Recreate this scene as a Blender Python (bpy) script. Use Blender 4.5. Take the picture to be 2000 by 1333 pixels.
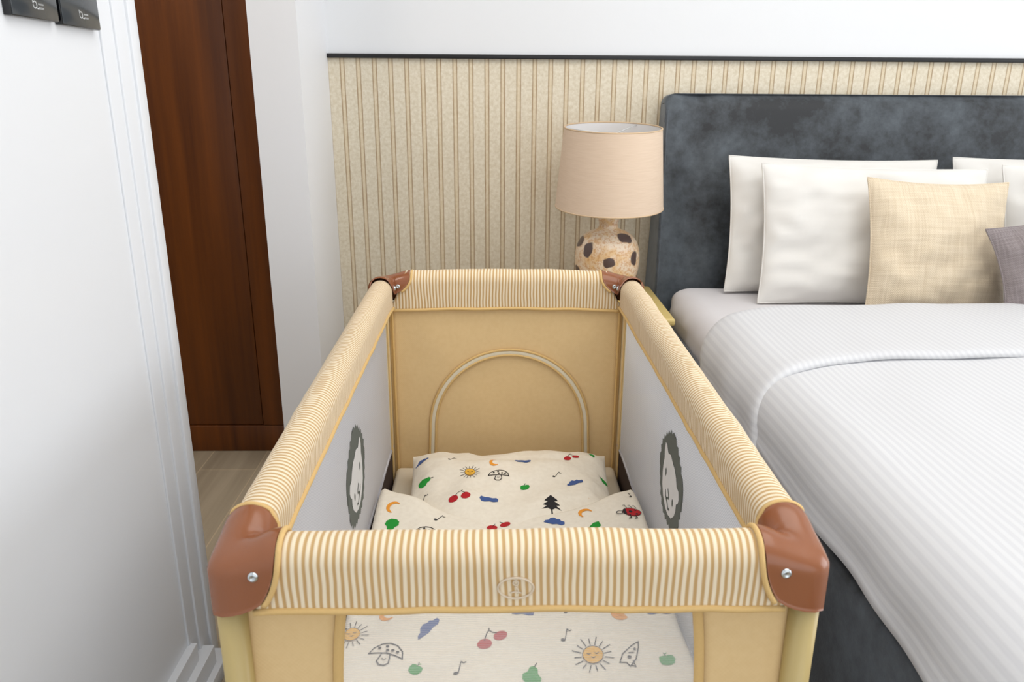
import bpy, bmesh, math, random
from mathutils import Vector, Matrix, noise
from mathutils.bvhtree import BVHTree
random.seed(4)
PI = math.pi
for o in list(bpy.data.objects): bpy.data.objects.remove(o)
S = bpy.context.scene
COL = S.collection

# ------------------------------------------------------------------ camera
CF, CP, CR, CW, CH = 1515.85, .3083, .0064, .0204, 1.2243
cam = bpy.data.cameras.new('camera'); co = bpy.data.objects.new('camera', cam); COL.objects.link(co)
cam.sensor_width = 36; cam.lens = CF / 2000 * 36; cam.clip_start = .02
co.matrix_world = Matrix.Translation((0, 0, CH)) @ Matrix.Rotation(-CW, 4, 'Z') @ Matrix.Rotation(PI/2 - CP, 4, 'X') @ Matrix.Rotation(CR, 4, 'Z')
cam.dof.use_dof = True; cam.dof.focus_distance = 1.7; cam.dof.aperture_fstop = 9
S.camera = co

# ------------------------------------------------------------------ light
S.view_settings.view_transform = 'Standard'; S.view_settings.look = 'None'
S.view_settings.exposure = 0.0; S.view_settings.gamma = 1.0; S.view_settings.use_curve_mapping = False
W = bpy.data.worlds.new('world'); S.world = W; W.use_nodes = True
W.node_tree.nodes['Background'].inputs[0].default_value = (.86, .93, 1, 1)
W.node_tree.nodes['Background'].inputs[1].default_value = 1.0
def area(name, loc, rot, sx, sy, power, col=(1, 1, 1)):
    l = bpy.data.lights.new(name, 'AREA'); l.shape = 'RECTANGLE'; l.size = sx; l.size_y = sy
    l.energy = power; l.color = col
    o = bpy.data.objects.new(name, l); COL.objects.link(o); o.location = loc; o.rotation_euler = rot
    return o
# daylight entering through the right window, then three added fill lights
area('window_daylight', (4.32, .75, 1.45), (0, math.radians(90), 0), 2.1, 2.5, 66, (.94, .97, 1))
area('rear_fill_light', (1.5, -2.32, 1.2), (math.radians(90), 0, 0), 3.6, 2.2, 24, (.95, .98, 1))  # added fill from behind the camera
area('ceiling_fill_light', (1.0, .9, 2.62), (0, 0, 0), 2.2, 2.2, 36, (1, .985, .96))  # added overhead fill, no fixture modelled
area('hall_fill_light', (-1.3, 1.3, 2.6), (0, 0, 0), .5, .5, 13, (1, .9, .8))  # added warm fill to brighten the dark passage

# ------------------------------------------------------------------ materials
def lin(c): return tuple(((v/255)/12.92 if v/255 <= .04045 else ((v/255+.055)/1.055)**2.4) for v in c) + (1,)
class NT:
    def __init__(s, name):
        s.m = bpy.data.materials.new(name); s.m.use_nodes = True; s.t = s.m.node_tree
        s.b = s.t.nodes['Principled BSDF']; s.out = s.t.nodes['Material Output']
    def n(s, ty, **k):
        x = s.t.nodes.new(ty)
        for a, v in k.items():
            if a.startswith('i_'):
                key = a[2:]; key = int(key) if key.isdigit() else key.replace('_', ' ')
                x.inputs[key].default_value = v
            else: setattr(x, a, v)
        return x
    def l(s, a, b): s.t.links.new(a, b)
    def math(s, op, a, b=None, c=None):
        x = s.t.nodes.new('ShaderNodeMath'); x.operation = op
        for i, v in enumerate((a, b, c)):
            if v is None: continue
            if isinstance(v, (int, float)): x.inputs[i].default_value = v
            else: s.l(v, x.inputs[i])
        return x.outputs[0]
    def mix(s, f, a, b):
        x = s.t.nodes.new('ShaderNodeMix'); x.data_type = 'RGBA'
        for i, v in ((0, f), (6, a), (7, b)):
            if isinstance(v, (int, float)): x.inputs[i].default_value = v
            elif isinstance(v, tuple): x.inputs[i].default_value = v
            else: s.l(v, x.inputs[i])
        return x.outputs[2]
    def xyz(s, kind='Object', scale=None):
        t = s.n('ShaderNodeTexCoord')
        o = t.outputs[kind]
        if scale:
            m = s.n('ShaderNodeMapping'); m.inputs['Scale'].default_value = scale; s.l(o, m.inputs['Vector']); o = m.outputs[0]
        sp = s.n('ShaderNodeSeparateXYZ'); s.l(o, sp.inputs[0])
        return o, sp.outputs
    def noise(s, vec, scale, detail=3, rough=.5):
        x = s.n('ShaderNodeTexNoise', i_Scale=scale, i_Detail=detail, i_Roughness=rough); s.l(vec, x.inputs['Vector'])
        return x.outputs['Fac']
    def ramp(s, f, a, b):
        x = s.n('ShaderNodeMapRange'); x.inputs[1].default_value = a; x.inputs[2].default_value = b
        s.l(f, x.inputs[0]); return x.outputs[0]
    def bump(s, h, strength=.3, dist=.001):
        x = s.n('ShaderNodeBump', i_Strength=strength, i_Distance=dist); s.l(h, x.inputs['Height'])
        s.l(x.outputs[0], s.b.inputs['Normal'])
    def set(s, **k):
        for a, v in k.items(): s.b.inputs[a.replace('_', ' ')].default_value = v
        return s

def plain(name, rgb, rough=.6, var=.04, scale=20, bump=0, bscale=200, **k):
    s = NT(name); v, _ = s.xyz(); c = lin(rgb)
    d = tuple(x*(1-var*2) for x in c[:3]) + (1,)
    s.l(s.mix(s.noise(v, scale), d, c), s.b.inputs['Base Color'])
    s.set(Roughness=rough, **k)
    if bump: s.bump(s.noise(v, bscale), bump, .001)
    return s.m
M = {}
M['paint'] = plain('white_wall_paint', (234, 235, 238), .55, .008, 3, .05, 400)
M['gloss_paint'] = plain('white_satin_paint', (229, 231, 235), .32, .006, 3)
M['ceiling'] = plain('ceiling_paint', (240, 240, 238), .8, .01)
M['black'] = plain('black_rail_paint', (22, 22, 24), .4)
M['cap'] = plain('brown_plastic', (142, 86, 54), .24, .02, 12)
M['tube'] = plain('khaki_tube', (190, 168, 112), .35, .02)
M['chrome'] = plain('chrome', (205, 212, 216), .18, .01, Metallic=1.0)
M['piping'] = plain('yellow_piping', (220, 184, 122), .8, .05, 300, .4, 900)
M['sleeve'] = plain('cream_sleeve_fabric', (236, 216, 172), .85, .04, 200)
M['liner'] = plain('dark_brown_liner', (52, 34, 30), .85, .1)
M['matt'] = plain('cream_mattress_fabric', (224, 212, 190), .9, .04)
M['white_tape'] = plain('white_zip_tape', (232, 222, 198), .8, .04)
M['white_metal'] = plain('white_metal', (220, 220, 220), .4)
M['black_plastic'] = plain('black_plastic', (30, 30, 32), .5)
M['mark'] = plain('white_print', (215, 218, 220), .6)
M['mane'] = plain('grey_print', (98, 104, 100), .85, .05, 300)
M['face'] = plain('white_print_cloth', (226, 226, 228), .85)
for n, c in dict(p_red=(186, 24, 34), p_green=(28, 150, 50), p_blue=(66, 92, 150), p_orange=(242, 158, 50),
                 p_yellow=(240, 182, 62), p_black=(34, 32, 34), p_white=(240, 232, 216)).items():
    M[n] = plain('print_' + n[2:], c, .85, .05, 400)

def fabric(name, a, b, sc=700, weave=False, rough=.85, var=(.35, .65), bump=.25, sheen=.1, lowvar=0):
    s = NT(name); v, o = s.xyz()
    wx = s.math('SINE', s.math('MULTIPLY', o[0], sc)); wz = s.math('SINE', s.math('MULTIPLY', s.math('ADD', o[2], o[1]), sc))
    w = s.math('MULTIPLY', wx, wz)
    if weave:
        ns_ = []
        for k in ((9, 260, 9), (260, 9, 9)):
            mp = s.n('ShaderNodeMapping'); mp.inputs['Scale'].default_value = k; s.l(v, mp.inputs[0]); ns_.append(s.noise(mp.outputs[0], 1, 3))
        n = s.ramp(s.math('MULTIPLY', s.math('ADD', *ns_), .5), .38, .62)
    else: n = s.ramp(s.noise(v, 90, 4), *var)
    f = s.math('ADD', s.math('MULTIPLY', n, .75), s.math('MULTIPLY', s.math('ADD', w, 1), .125))
    s.l(s.mix(f, lin(a), lin(b)), s.b.inputs['Base Color'])
    s.set(Roughness=rough, Sheen_Weight=sheen); s.bump(w, bump, .0006)
    return s.m
M['cot_yellow'] = fabric('yellow_cot_fabric', (224, 193, 142), (228, 198, 148), 1100, bump=.1, sheen=0)
M['print_cloth'] = fabric('printed_cotton', (236, 226, 208), (243, 234, 217), 1500, bump=.05, sheen=0)
M['cushion_tan'] = fabric('tan_linen', (206, 187, 159), (226, 210, 185), 900, True, .9, bump=.5)
M['cushion_grey'] = fabric('grey_wool', (122, 112, 112), (150, 140, 140), 900, True, .9, bump=.5)
M['sheet'] = plain('white_sheet', (220, 217, 219), .75, .01, 4, .1, 500)
M['pillow'] = plain('white_pillow_cotton', (228, 225, 220), .75, .01, 5, .1, 500)

def striped(name):
    s = NT(name); v, o = s.xyz()
    wob = s.math('MULTIPLY', s.math('SUBTRACT', s.noise(v, 9, 2), .5), .010)
    x = s.math('ADD', o[0], wob)
    w = s.math('SINE', s.math('MULTIPLY', x, 2*PI/.0081))
    f = s.ramp(w, -.6, .4)
    s.l(s.mix(f, lin((194, 158, 106)), lin((234, 219, 192))), s.b.inputs['Base Color'])
    s.set(Roughness=.85, Sheen_Weight=.1); s.bump(w, .25, .0008)
    return s.m
M['striped'] = striped('striped_cot_fabric')

def netting(name, period, cover, line=False):
    s = NT(name); v, o = s.xyz()
    k = 2*PI/period
    if line:
        w = s.math('SINE', s.math('MULTIPLY', o[2], k))
        s.l(s.mix(s.ramp(w, -.6, .6), lin((206, 207, 216)), lin((243, 244, 249))), s.b.inputs['Base Color'])
        s.bump(w, .3, .0006)
        f = s.math('ADD', s.math('MULTIPLY', s.ramp(w, -1, 1), .08), cover)
    else:
        a = s.math('SINE', s.math('MULTIPLY', s.math('ADD', o[0], s.math('MULTIPLY', o[2], .6)), k))
        b = s.math('SINE', s.math('MULTIPLY', s.math('SUBTRACT', o[0], s.math('MULTIPLY', o[2], .6)), k))
        w = s.math('MULTIPLY', a, b)
        f = s.math('ADD', s.math('MULTIPLY', s.ramp(w, -.2, .3), -.30), cover)
        s.b.inputs['Base Color'].default_value = lin((238, 238, 238))
    s.set(Roughness=.8)
    tr = s.n('ShaderNodeBsdfTransparent'); mx = s.n('ShaderNodeMixShader')
    s.l(f, mx.inputs[0]); s.l(tr.outputs[0], mx.inputs[1])
    tl = s.n('ShaderNodeBsdfTranslucent'); tl.inputs[0].default_value = lin((236, 236, 240))
    m2 = s.n('ShaderNodeMixShader', i_0=.4); s.l(s.b.outputs[0], m2.inputs[1]); s.l(tl.outputs[0], m2.inputs[2])
    s.l(m2.outputs[0], mx.inputs[2]); s.l(mx.outputs[0], s.out.inputs[0])
    return s.m
M['net'] = netting('fine_white_net', .0030, .52)
M['side_net'] = netting('ribbed_white_net', .0042, .82, True)

def wallpaper():
    s = NT('striped_wallpaper_and_white_paint'); g = s.n('ShaderNodeNewGeometry'); sp = s.n('ShaderNodeSeparateXYZ'); s.l(g.outputs['Position'], sp.inputs[0])
    x, z = sp.outputs[0], sp.outputs[2]; v = g.outputs['Position']
    mp = s.n('ShaderNodeMapping'); mp.inputs['Scale'].default_value = (1, 1, .25); s.l(v, mp.inputs[0])
    P = .0545
    u = s.math('MULTIPLY', s.math('FRACT', s.math('DIVIDE', s.math('ADD', x, 3.0), P)), P)
    def line(c, w):
        return s.math('SUBTRACT', 1, s.ramp(s.math('ABSOLUTE', s.math('SUBTRACT', u, c)), w*.45, w*1.25))
    ln = s.math('MAXIMUM', line(.016, .0022), line(.029, .0022))
    band = s.math('SUBTRACT', 1, s.ramp(s.math('ABSOLUTE', s.math('SUBTRACT', u, .0225)), .006, .0085))
    streak = s.ramp(s.noise(mp.outputs[0], 60, 4), .3, .7)
    mott = s.ramp(s.noise(v, 85, 5, .7), .38, .66)
    base = s.mix(mott, lin((213, 200, 175)), lin((231, 222, 203)))
    base = s.mix(s.math('MULTIPLY', band, .38), base, lin((214, 190, 148)))
    c = s.mix(s.math('MULTIPLY', ln, s.math('ADD', s.math('MULTIPLY', streak, .35), .55)), base, lin((152, 122, 82)))
    up = s.math('GREATER_THAN', z, 1.344)
    s.l(s.mix(up, c, lin((230, 231, 233))), s.b.inputs['Base Color']); s.set(Roughness=.6)
    return s.m
M['wallpaper'] = wallpaper()

def velvet():
    s = NT('dark_grey_velvet'); v, o = s.xyz()
    a = s.noise(v, 3.2, 5, .62); b = s.noise(v, 24, 4, .7)
    f = s.ramp(s.math('ADD', s.math('MULTIPLY', a, .7), s.math('MULTIPLY', b, .3)), .40, .62)
    s.l(s.mix(f, lin((38, 40, 43)), lin((88, 95, 102))), s.b.inputs['Base Color'])
    s.set(Roughness=.62, Sheen_Weight=.55, Sheen_Roughness=.35); s.b.inputs['Sheen Tint'].default_value = (.75, .82, .9, 1)
    s.bump(s.noise(v, 260, 3), .25, .001)
    return s.m
M['velvet'] = velvet()

def wood(name, a, b, axis, rough=.4, plank=None, sc=1):
    s = NT(name); v, o = s.xyz()
    mp = s.n('ShaderNodeMapping'); k = [28*sc]*3; k[axis] = 1.1*sc; mp.inputs['Scale'].default_value = k; s.l(v, mp.inputs[0])
    n1 = s.noise(mp.outputs[0], 1.0, 5, .6)
    mp2 = s.n('ShaderNodeMapping'); k = [5*sc]*3; k[axis] = .5*sc; mp2.inputs['Scale'].default_value = k; s.l(v, mp2.inputs[0])
    n2 = s.noise(mp2.outputs[0], 1.0, 3)
    f = s.ramp(s.math('ADD', s.math('MULTIPLY', n1, .55), s.math('MULTIPLY', n2, .45)), .36, .64)
    c = s.mix(f, lin(a), lin(b))
    if plank:
        br = s.n('ShaderNodeTexBrick', offset=.37); br.inputs['Scale'].default_value = 1
        br.inputs['Brick Width'].default_value = 1.2; br.inputs['Row Height'].default_value = plank
        br.inputs['Mortar Size'].default_value = .0018; br.inputs['Color1'].default_value = (1, 1, 1, 1); br.inputs['Color2'].default_value = (.82, .82, .82, 1); br.inputs['Mortar'].default_value = (1.25, 1.22, 1.15, 1)
        rt = s.n('ShaderNodeMapping'); rt.inputs['Rotation'].default_value = (0, 0, PI/2); rt.inputs['Location'].default_value = (0, .06, 0); s.l(v, rt.inputs[0]); s.l(rt.outputs[0], br.inputs[0])
        x = s.n('ShaderNodeMix'); x.data_type = 'RGBA'; x.blend_type = 'MULTIPLY'; x.inputs[0].default_value = 1
        s.l(c, x.inputs[6]); s.l(br.outputs[0], x.inputs[7]); c = x.outputs[2]
    s.l(c, s.b.inputs['Base Color']); s.set(Roughness=rough); s.bump(n1, .08, .001)
    return s.m
M['walnut'] = wood('walnut_veneer', (64, 28, 0), (112, 58, 6), 2, .42)
M['floor'] = wood('grey_brown_oak_planks', (158, 144, 122), (184, 170, 147), 1, .45, plank=.19)
M['ns_body'] = wood('pale_yellow_lacquer', (204, 180, 112), (214, 190, 122), 1, .4)

def duvet_mat():
    s = NT('white_sateen_stripe'); t = s.n('ShaderNodeUVMap'); sp = s.n('ShaderNodeSeparateXYZ'); s.l(t.outputs[0], sp.inputs[0])
    w = s.math('SINE', s.math('MULTIPLY', sp.outputs[0], 2*PI/.0145)); f = s.ramp(w, -.6, .6)
    s.l(s.mix(f, lin((204, 204, 207)), lin((212, 212, 214))), s.b.inputs['Base Color'])
    s.set(Roughness=.7, Sheen_Weight=.1); s.bump(f, .2, .0008)
    return s.m
M['duvet'] = duvet_mat()

def ceramic():
    s = NT('mottled_ceramic'); v, o = s.xyz()
    m1 = s.ramp(s.noise(v, 26, 4, .6), .46, .62); m2 = s.ramp(s.noise(v, 110, 4, .7), .50, .58)
    c = s.mix(m1, lin((232, 212, 188)), lin((226, 190, 142)))
    c = s.mix(s.math('MULTIPLY', m2, .6), c, lin((200, 140, 78)))
    ww = s.n('ShaderNodeTexNoise', i_Scale=22, i_Detail=2); s.l(v, ww.inputs[0])
    va = s.n('ShaderNodeVectorMath', operation='MULTIPLY_ADD'); s.l(ww.outputs['Color'], va.inputs[0]); va.inputs[1].default_value = (.028,)*3; s.l(v, va.inputs[2])
    best = None
    for (x, z, sg, a, b) in ((.045, .203, -1, .020, .014), (-.070, .168, -1, .013, .021), (-.008, .132, -1, .017, .012), (.079, .140, -1, .013, .023), (-.100, .185, -1, .03, .014), (-.096, .085, -1, .02, .02),
                             (.02, .07, -1, .02, .014), (.012, .238, -1, .010, .016), (.05, .19, 1, .02, .014), (-.06, .15, 1, .015, .02), (0, .09, 1, .02, .015), (.07, .08, 1, .014, .02)):
        y = sg*math.sqrt(max(0, .107**2-x*x-(z-.125)**2))
        d = s.n('ShaderNodeVectorMath', operation='SUBTRACT'); s.l(va.outputs[0], d.inputs[0]); d.inputs[1].default_value = (x+.014, y+.014, z+.014)
        e = s.n('ShaderNodeVectorMath', operation='DIVIDE'); s.l(d.outputs[0], e.inputs[0]); e.inputs[1].default_value = (a*1.3, a*1.3, b*1.25)
        g = s.n('ShaderNodeVectorMath', operation='LENGTH'); s.l(e.outputs[0], g.inputs[0])
        best = g.outputs['Value'] if best is None else s.math('MINIMUM', best, g.outputs['Value'])
    sp = s.math('SUBTRACT', 1, s.ramp(best, .95, 1.12))
    c = s.mix(sp, c, lin((84, 66, 62)))
    s.l(c, s.b.inputs['Base Color']); s.set(Roughness=.4, Coat_Weight=.15)
    return s.m
M['ceramic'] = ceramic()
def shade_mat():
    s = NT('linen_lampshade'); v, o = s.xyz(scale=(20, 20, 500)); n = s.ramp(s.noise(v, 1, 3), .35, .65)
    s.l(s.mix(n, lin((218, 194, 170)), lin((224, 201, 178))), s.b.inputs['Base Color']); s.set(Roughness=.85)
    s.bump(n, .1, .0005); return s.m
M['shade'] = shade_mat()
M['rim'] = plain('tan_shade_trim', (212, 184, 150), .8)
M['shade_in'] = plain('white_shade_lining', (238, 236, 236), .7)
def glassy(name, c, r):
    return plain(name, c, r, .02, 5, Specular_IOR_Level=.6)
M['black_glass'] = glassy('black_glass', (62, 66, 70), .12)
M['black_side'] = plain('black_edge', (14, 15, 18), .2)

# ------------------------------------------------------------------ mesh helpers
def tag(o, label=None, cat=None, group=None, kind=None):
    if label: o['label'] = label
    if cat: o['category'] = cat
    if group: o['group'] = group
    if kind: o['kind'] = kind
    return o
def empty(name, loc, rz=0):
    o = bpy.data.objects.new(name, None); COL.objects.link(o); o.location = loc; o.rotation_euler = (0, 0, rz); o.empty_display_size = .1
    return o
def obj(name, bm, mats, parent=None, smooth=True, loc=None, rot=None):
    me = bpy.data.meshes.new(name); bm.normal_update(); bm.to_mesh(me); bm.free()
    for m in (mats if isinstance(mats, (list, tuple)) else [mats]): me.materials.append(m)
    if smooth:
        for p in me.polygons: p.use_smooth = True
    o = bpy.data.objects.new(name, me); COL.objects.link(o)
    if parent: o.parent = parent
    if loc: o.location = loc
    if rot: o.rotation_euler = rot
    return o
def box(bm, a, b, bev=0, seg=2):
    r = bmesh.ops.create_cube(bm, size=1)['verts']
    for v in r: v.co = Vector([(a[i]+b[i])/2 + v.co[i]*(b[i]-a[i]) for i in range(3)])
    if bev:
        es = list({e for v in r for e in v.link_edges})
        bmesh.ops.bevel(bm, geom=es, offset=bev, segments=seg, profile=.5, affect='EDGES')
    return bm
def boxobj(name, a, b, mat, parent=None, bev=0, seg=2):
    o = obj(name, box(bmesh.new(), a, b, bev, seg), mat, parent, smooth=bev > 0)
    return o
def grid_rows(bm, rows, closed=False, flip=False, uvs=None):
    vs = [[bm.verts.new(p) for p in r] for r in rows]; fs = []
    n = len(rows[0])
    for i in range(len(rows)-1):
        for j in range(n if closed else n-1):
            k = (j+1) % n
            q = [vs[i][j], vs[i][k], vs[i+1][k], vs[i+1][j]]
            if flip: q.reverse()
            fs.append(bm.faces.new(q))
    return vs, fs
def tube(bm, pts, r, n=10, closed=False, caps=True):
    pts = [Vector(p) for p in pts]; N = len(pts); rows = []; up = None
    for i, p in enumerate(pts):
        if closed: t = pts[(i+1) % N] - pts[i-1]
        else: t = pts[min(i+1, N-1)] - pts[max(i-1, 0)]
        t.normalize()
        if up is None:
            up = t.orthogonal().normalized()
        up = (up - t*up.dot(t)).normalized(); s = t.cross(up)
        rr = r[i] if isinstance(r, (list, tuple)) else r
        rows.append([p + (up*math.cos(a*2*PI/n) + s*math.sin(a*2*PI/n))*rr for a in range(n)])
    if closed: rows.append(rows[0])
    vs, _ = grid_rows(bm, rows, closed=True)
    if caps and not closed:
        bm.faces.new(list(reversed(vs[0]))); bm.faces.new(vs[-1])
    return bm
def lathe(bm, prof, n=48, center=(0, 0)):
    rows = [[(center[0]+r*math.cos(a*2*PI/n), center[1]+r*math.sin(a*2*PI/n), z) for a in range(n)] for r, z in prof]
    vs, _ = grid_rows(bm, rows, closed=True)
    return vs
def weld(bm, d=1e-5): bmesh.ops.remove_doubles(bm, verts=bm.verts, dist=d); return bm
def recalc(bm): bmesh.ops.recalc_face_normals(bm, faces=bm.faces); return bm

# pixel ray of the photo's viewpoint, used to read places off the picture
def ray(px, py):
    u, v = px-1000, py-666.5
    cr, sr = math.cos(CR), math.sin(CR); u, v = u*cr+v*sr, -u*sr+v*cr
    cp, sp = math.cos(CP), math.sin(CP); y = cp*CF - v*sp; z = -sp*CF - v*cp; x = u
    cy, sy = math.cos(CW), math.sin(CW)
    return Vector((x*cy+y*sy, -x*sy+y*cy, z)).normalized()
CAMP = Vector((0, 0, CH))

# ------------------------------------------------------------------ room
def struct(name, bm, mat, parent=None, smooth=False):
    o = obj(name, bm, mat, parent, smooth)
    if not parent: tag(o, kind='structure')
    return o
XR, YB, YF, ZC = 4.2, 2.8, -2.4, 2.7
XL = -.645                                  # face of the white wall by the cot
struct('floor', box(bmesh.new(), (-2.2, YF-.1, -.1), (XR+.1, YB+.1, 0)), M['floor'])
struct('ceiling', box(bmesh.new(), (-2.2, YF-.1, ZC), (XR+.1, YB+.1, ZC+.1)), M['ceiling'])
struct('wall_back', box(bmesh.new(), (-2.2, YB, 0), (XR+.1, YB+.1, ZC)), M['wallpaper'])
# black rail
struct('trim_1', box(bmesh.new(), (-.572, YB-.016, 1.337), (XR, YB, 1.351), .002), M['black'], smooth=True)
struct('wall_column', box(bmesh.new(), (-.712, 2.4, 0), (-.572, YB, ZC)), M['paint'])
struct('wall_left', box(bmesh.new(), (XL-.12, YF, 0), (XL, 1.476, ZC)), M['gloss_paint'])
struct('wall_hall', box(bmesh.new(), (-2.2, YF, 0), (-2.1, YB, ZC)), M['paint'])
bm = bmesh.new()
for i, (y0, dx) in enumerate([(1.362, .004), (1.404, .008), (1.450, .013)]):
    box(bm, (XL-.001, y0, 0), (XL+dx, 1.482, ZC), .0015, 2)
struct('trim_2', bm, M['gloss_paint'], smooth=True)
bm = bmesh.new()
for i, (h, dx) in enumerate([(.122, .016), (.080, .032), (.036, .046)]):
    box(bm, (XL-.001, YF, 0), (XL+dx, 1.372+.045*i, h), .0015, 2)
struct('baseboard_left', bm, M['gloss_paint'], smooth=True)
# right wall with a wide window, front wall with one added for fill light
def wall_with_hole(name, axis, pos, t, lo, hi, hole):
    bm = bmesh.new(); a0, a1, z0, z1 = hole
    def seg(u0, u1, w0, w1):
        if axis == 'x': box(bm, (pos, u0, w0), (pos+t, u1, w1))
        else: box(bm, (u0, pos, w0), (u1, pos+t, w1))
    seg(lo, a0, 0, ZC); seg(a1, hi, 0, ZC); seg(a0, a1, 0, z0); seg(a0, a1, z1, ZC)
    struct(name, bm, M['paint'])
def window(name, axis, pos, hole, mull):
    a0, a1, z0, z1 = hole; bm = bmesh.new(); f = .05
    def seg(u0, u1, w0, w1):
        if axis == 'x': box(bm, (pos, u0, w0), (pos+.05, u1, w1), .003)
        else: box(bm, (u0, pos, w0), (u1, pos+.05, w1), .003)
    seg(a0, a0+f, z0, z1); seg(a1-f, a1, z0, z1); seg(a0, a1, z0, z0+f); seg(a0, a1, z1-f, z1)
    for k in range(1, mull):
        u = a0+(a1-a0)*k/mull; seg(u-.02, u+.02, z0, z1)
    struct(name, bm, M['white_metal'], smooth=True)
hR = (-.5, 2.0, .35, 2.4); hF = (-.35, 3.4, .08, 2.4)
wall_with_hole('wall_right', 'x', XR, .1, YF, YB, hR); window('window_1', 'x', XR+.04, hR, 3)
wall_with_hole('wall_front', 'y', YF-.1, .1, -2.2, XR+.1, hF); window('added_window', 'y', YF-.08, hF, 4)  # unseen opening and frame, added to go with the rear fill

# ------------------------------------------------------------------ wardrobe
wd = empty('wardrobe', (-1.3, 2.675, 0))
tag(wd, 'tall dark walnut wardrobe standing in the passage left of the white column', 'wardrobe')
def wbox(name, a, b, mat, bev=.002, par=None):
    L = Vector((-1.3, 2.675, 0)); return boxobj(name, Vector(a)-L, Vector(b)-L, mat, par or wd, bev)
wbox('carcass', (-2.05, 2.575, .1), (-.714, 2.795, 2.5), M['walnut'])
wbox('door_panel', (-1.6, 2.55, .1), (-.829, 2.575, 2.5), M['walnut'])
wbox('side_stile', (-.826, 2.545, .1), (-.714, 2.575, 2.5), M['walnut'])
wbox('plinth', (-2.05, 2.545, 0), (-.714, 2.795, .098), M['walnut'])

# ------------------------------------------------------------------ switch panels on the white wall
def switch(y0, y1, z0, label):
    c = empty('wall_panel', (XL, (y0+y1)/2, z0)); w = (y1-y0)/2
    tag(c, label, 'wall panel', 'black glass panels on the white wall')
    boxobj('housing', (0, -w, 0), (.011, w, .115), M['black_side'], c, .001)
    boxobj('glass_front', (.011, -w+.001, .001), (.0125, w-.001, .114), M['black_glass'], c, .0005)
    bm = bmesh.new(); X = .0126
    def quad(pts): bm.faces.new([bm.verts.new((X + .0002, a, b)) for a, b in pts])
    def strip(a, b, t):
        a = Vector(a); b = Vector(b); d = (b-a).normalized(); n = Vector((-d.y, d.x))*t/2
        quad([a-n, b-n, b+n, a+n])
    cy, cz = w*.12, .018
    ring = [(cy-.008+.0045*math.cos(t*PI/6), cz+.0045*math.sin(t*PI/6)) for t in range(12)]
    for i in range(12): strip(ring[i], ring[(i+1) % 12], .0014)
    strip((cy-.0125, cz+.0005), (cy-.0125, cz+.007), .0014)
    strip((cy-.0035, cz-.0045), (cy+.0005, cz-.0045), .0014)
    x = cy+.001                              # two tiny lines of lettering
    for k in range(7):
        strip((x+k*.0019, cz+.0002), (x+k*.0019, cz+.0026), .0007); strip((x+k*.0019, cz+.0013), (x+k*.0019+.0012, cz+.0013), .0006)
        strip((x+k*.0019, cz-.005), (x+k*.0019, cz-.0026), .0007); strip((x+k*.0019, cz-.0028), (x+k*.0019+.0012, cz-.0028), .0006)
    recalc(bm)
    obj('printed_mark', bm, M['mark'], c, smooth=False)
    return c
switch(1.232, 1.345, 1.317, 'black glass wall panel with small white mark, nearer to the door casing')
switch(1.108, 1.222, 1.319, 'black glass wall panel with small white mark, at the top left corner')

# ------------------------------------------------------------------ travel cot
CX, CY, CTH = .0255, .7276+.6375, .002
cot = empty('travel_cot', (CX, CY, 0), CTH)
tag(cot, 'yellow and cream striped travel cot with brown corner caps and mesh sides', 'cot')
HW, HL = .346, .6375
def ztop(y): return .7725 + .0196*y
def prof(arc, r):                            # signed arc length from the crown: outward distance, drop
    s = abs(arc); q = r*PI/2
    if s <= q: a = s/r; x, d = r*math.sin(a), r*(1-math.cos(a))
    else: x, d = r, r+(s-q)
    return math.copysign(x, arc), d
def depth2arc(d, r):
    return r*math.acos(max(-1, 1-d/r)) if d < r else r*PI/2+(d-r)
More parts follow.
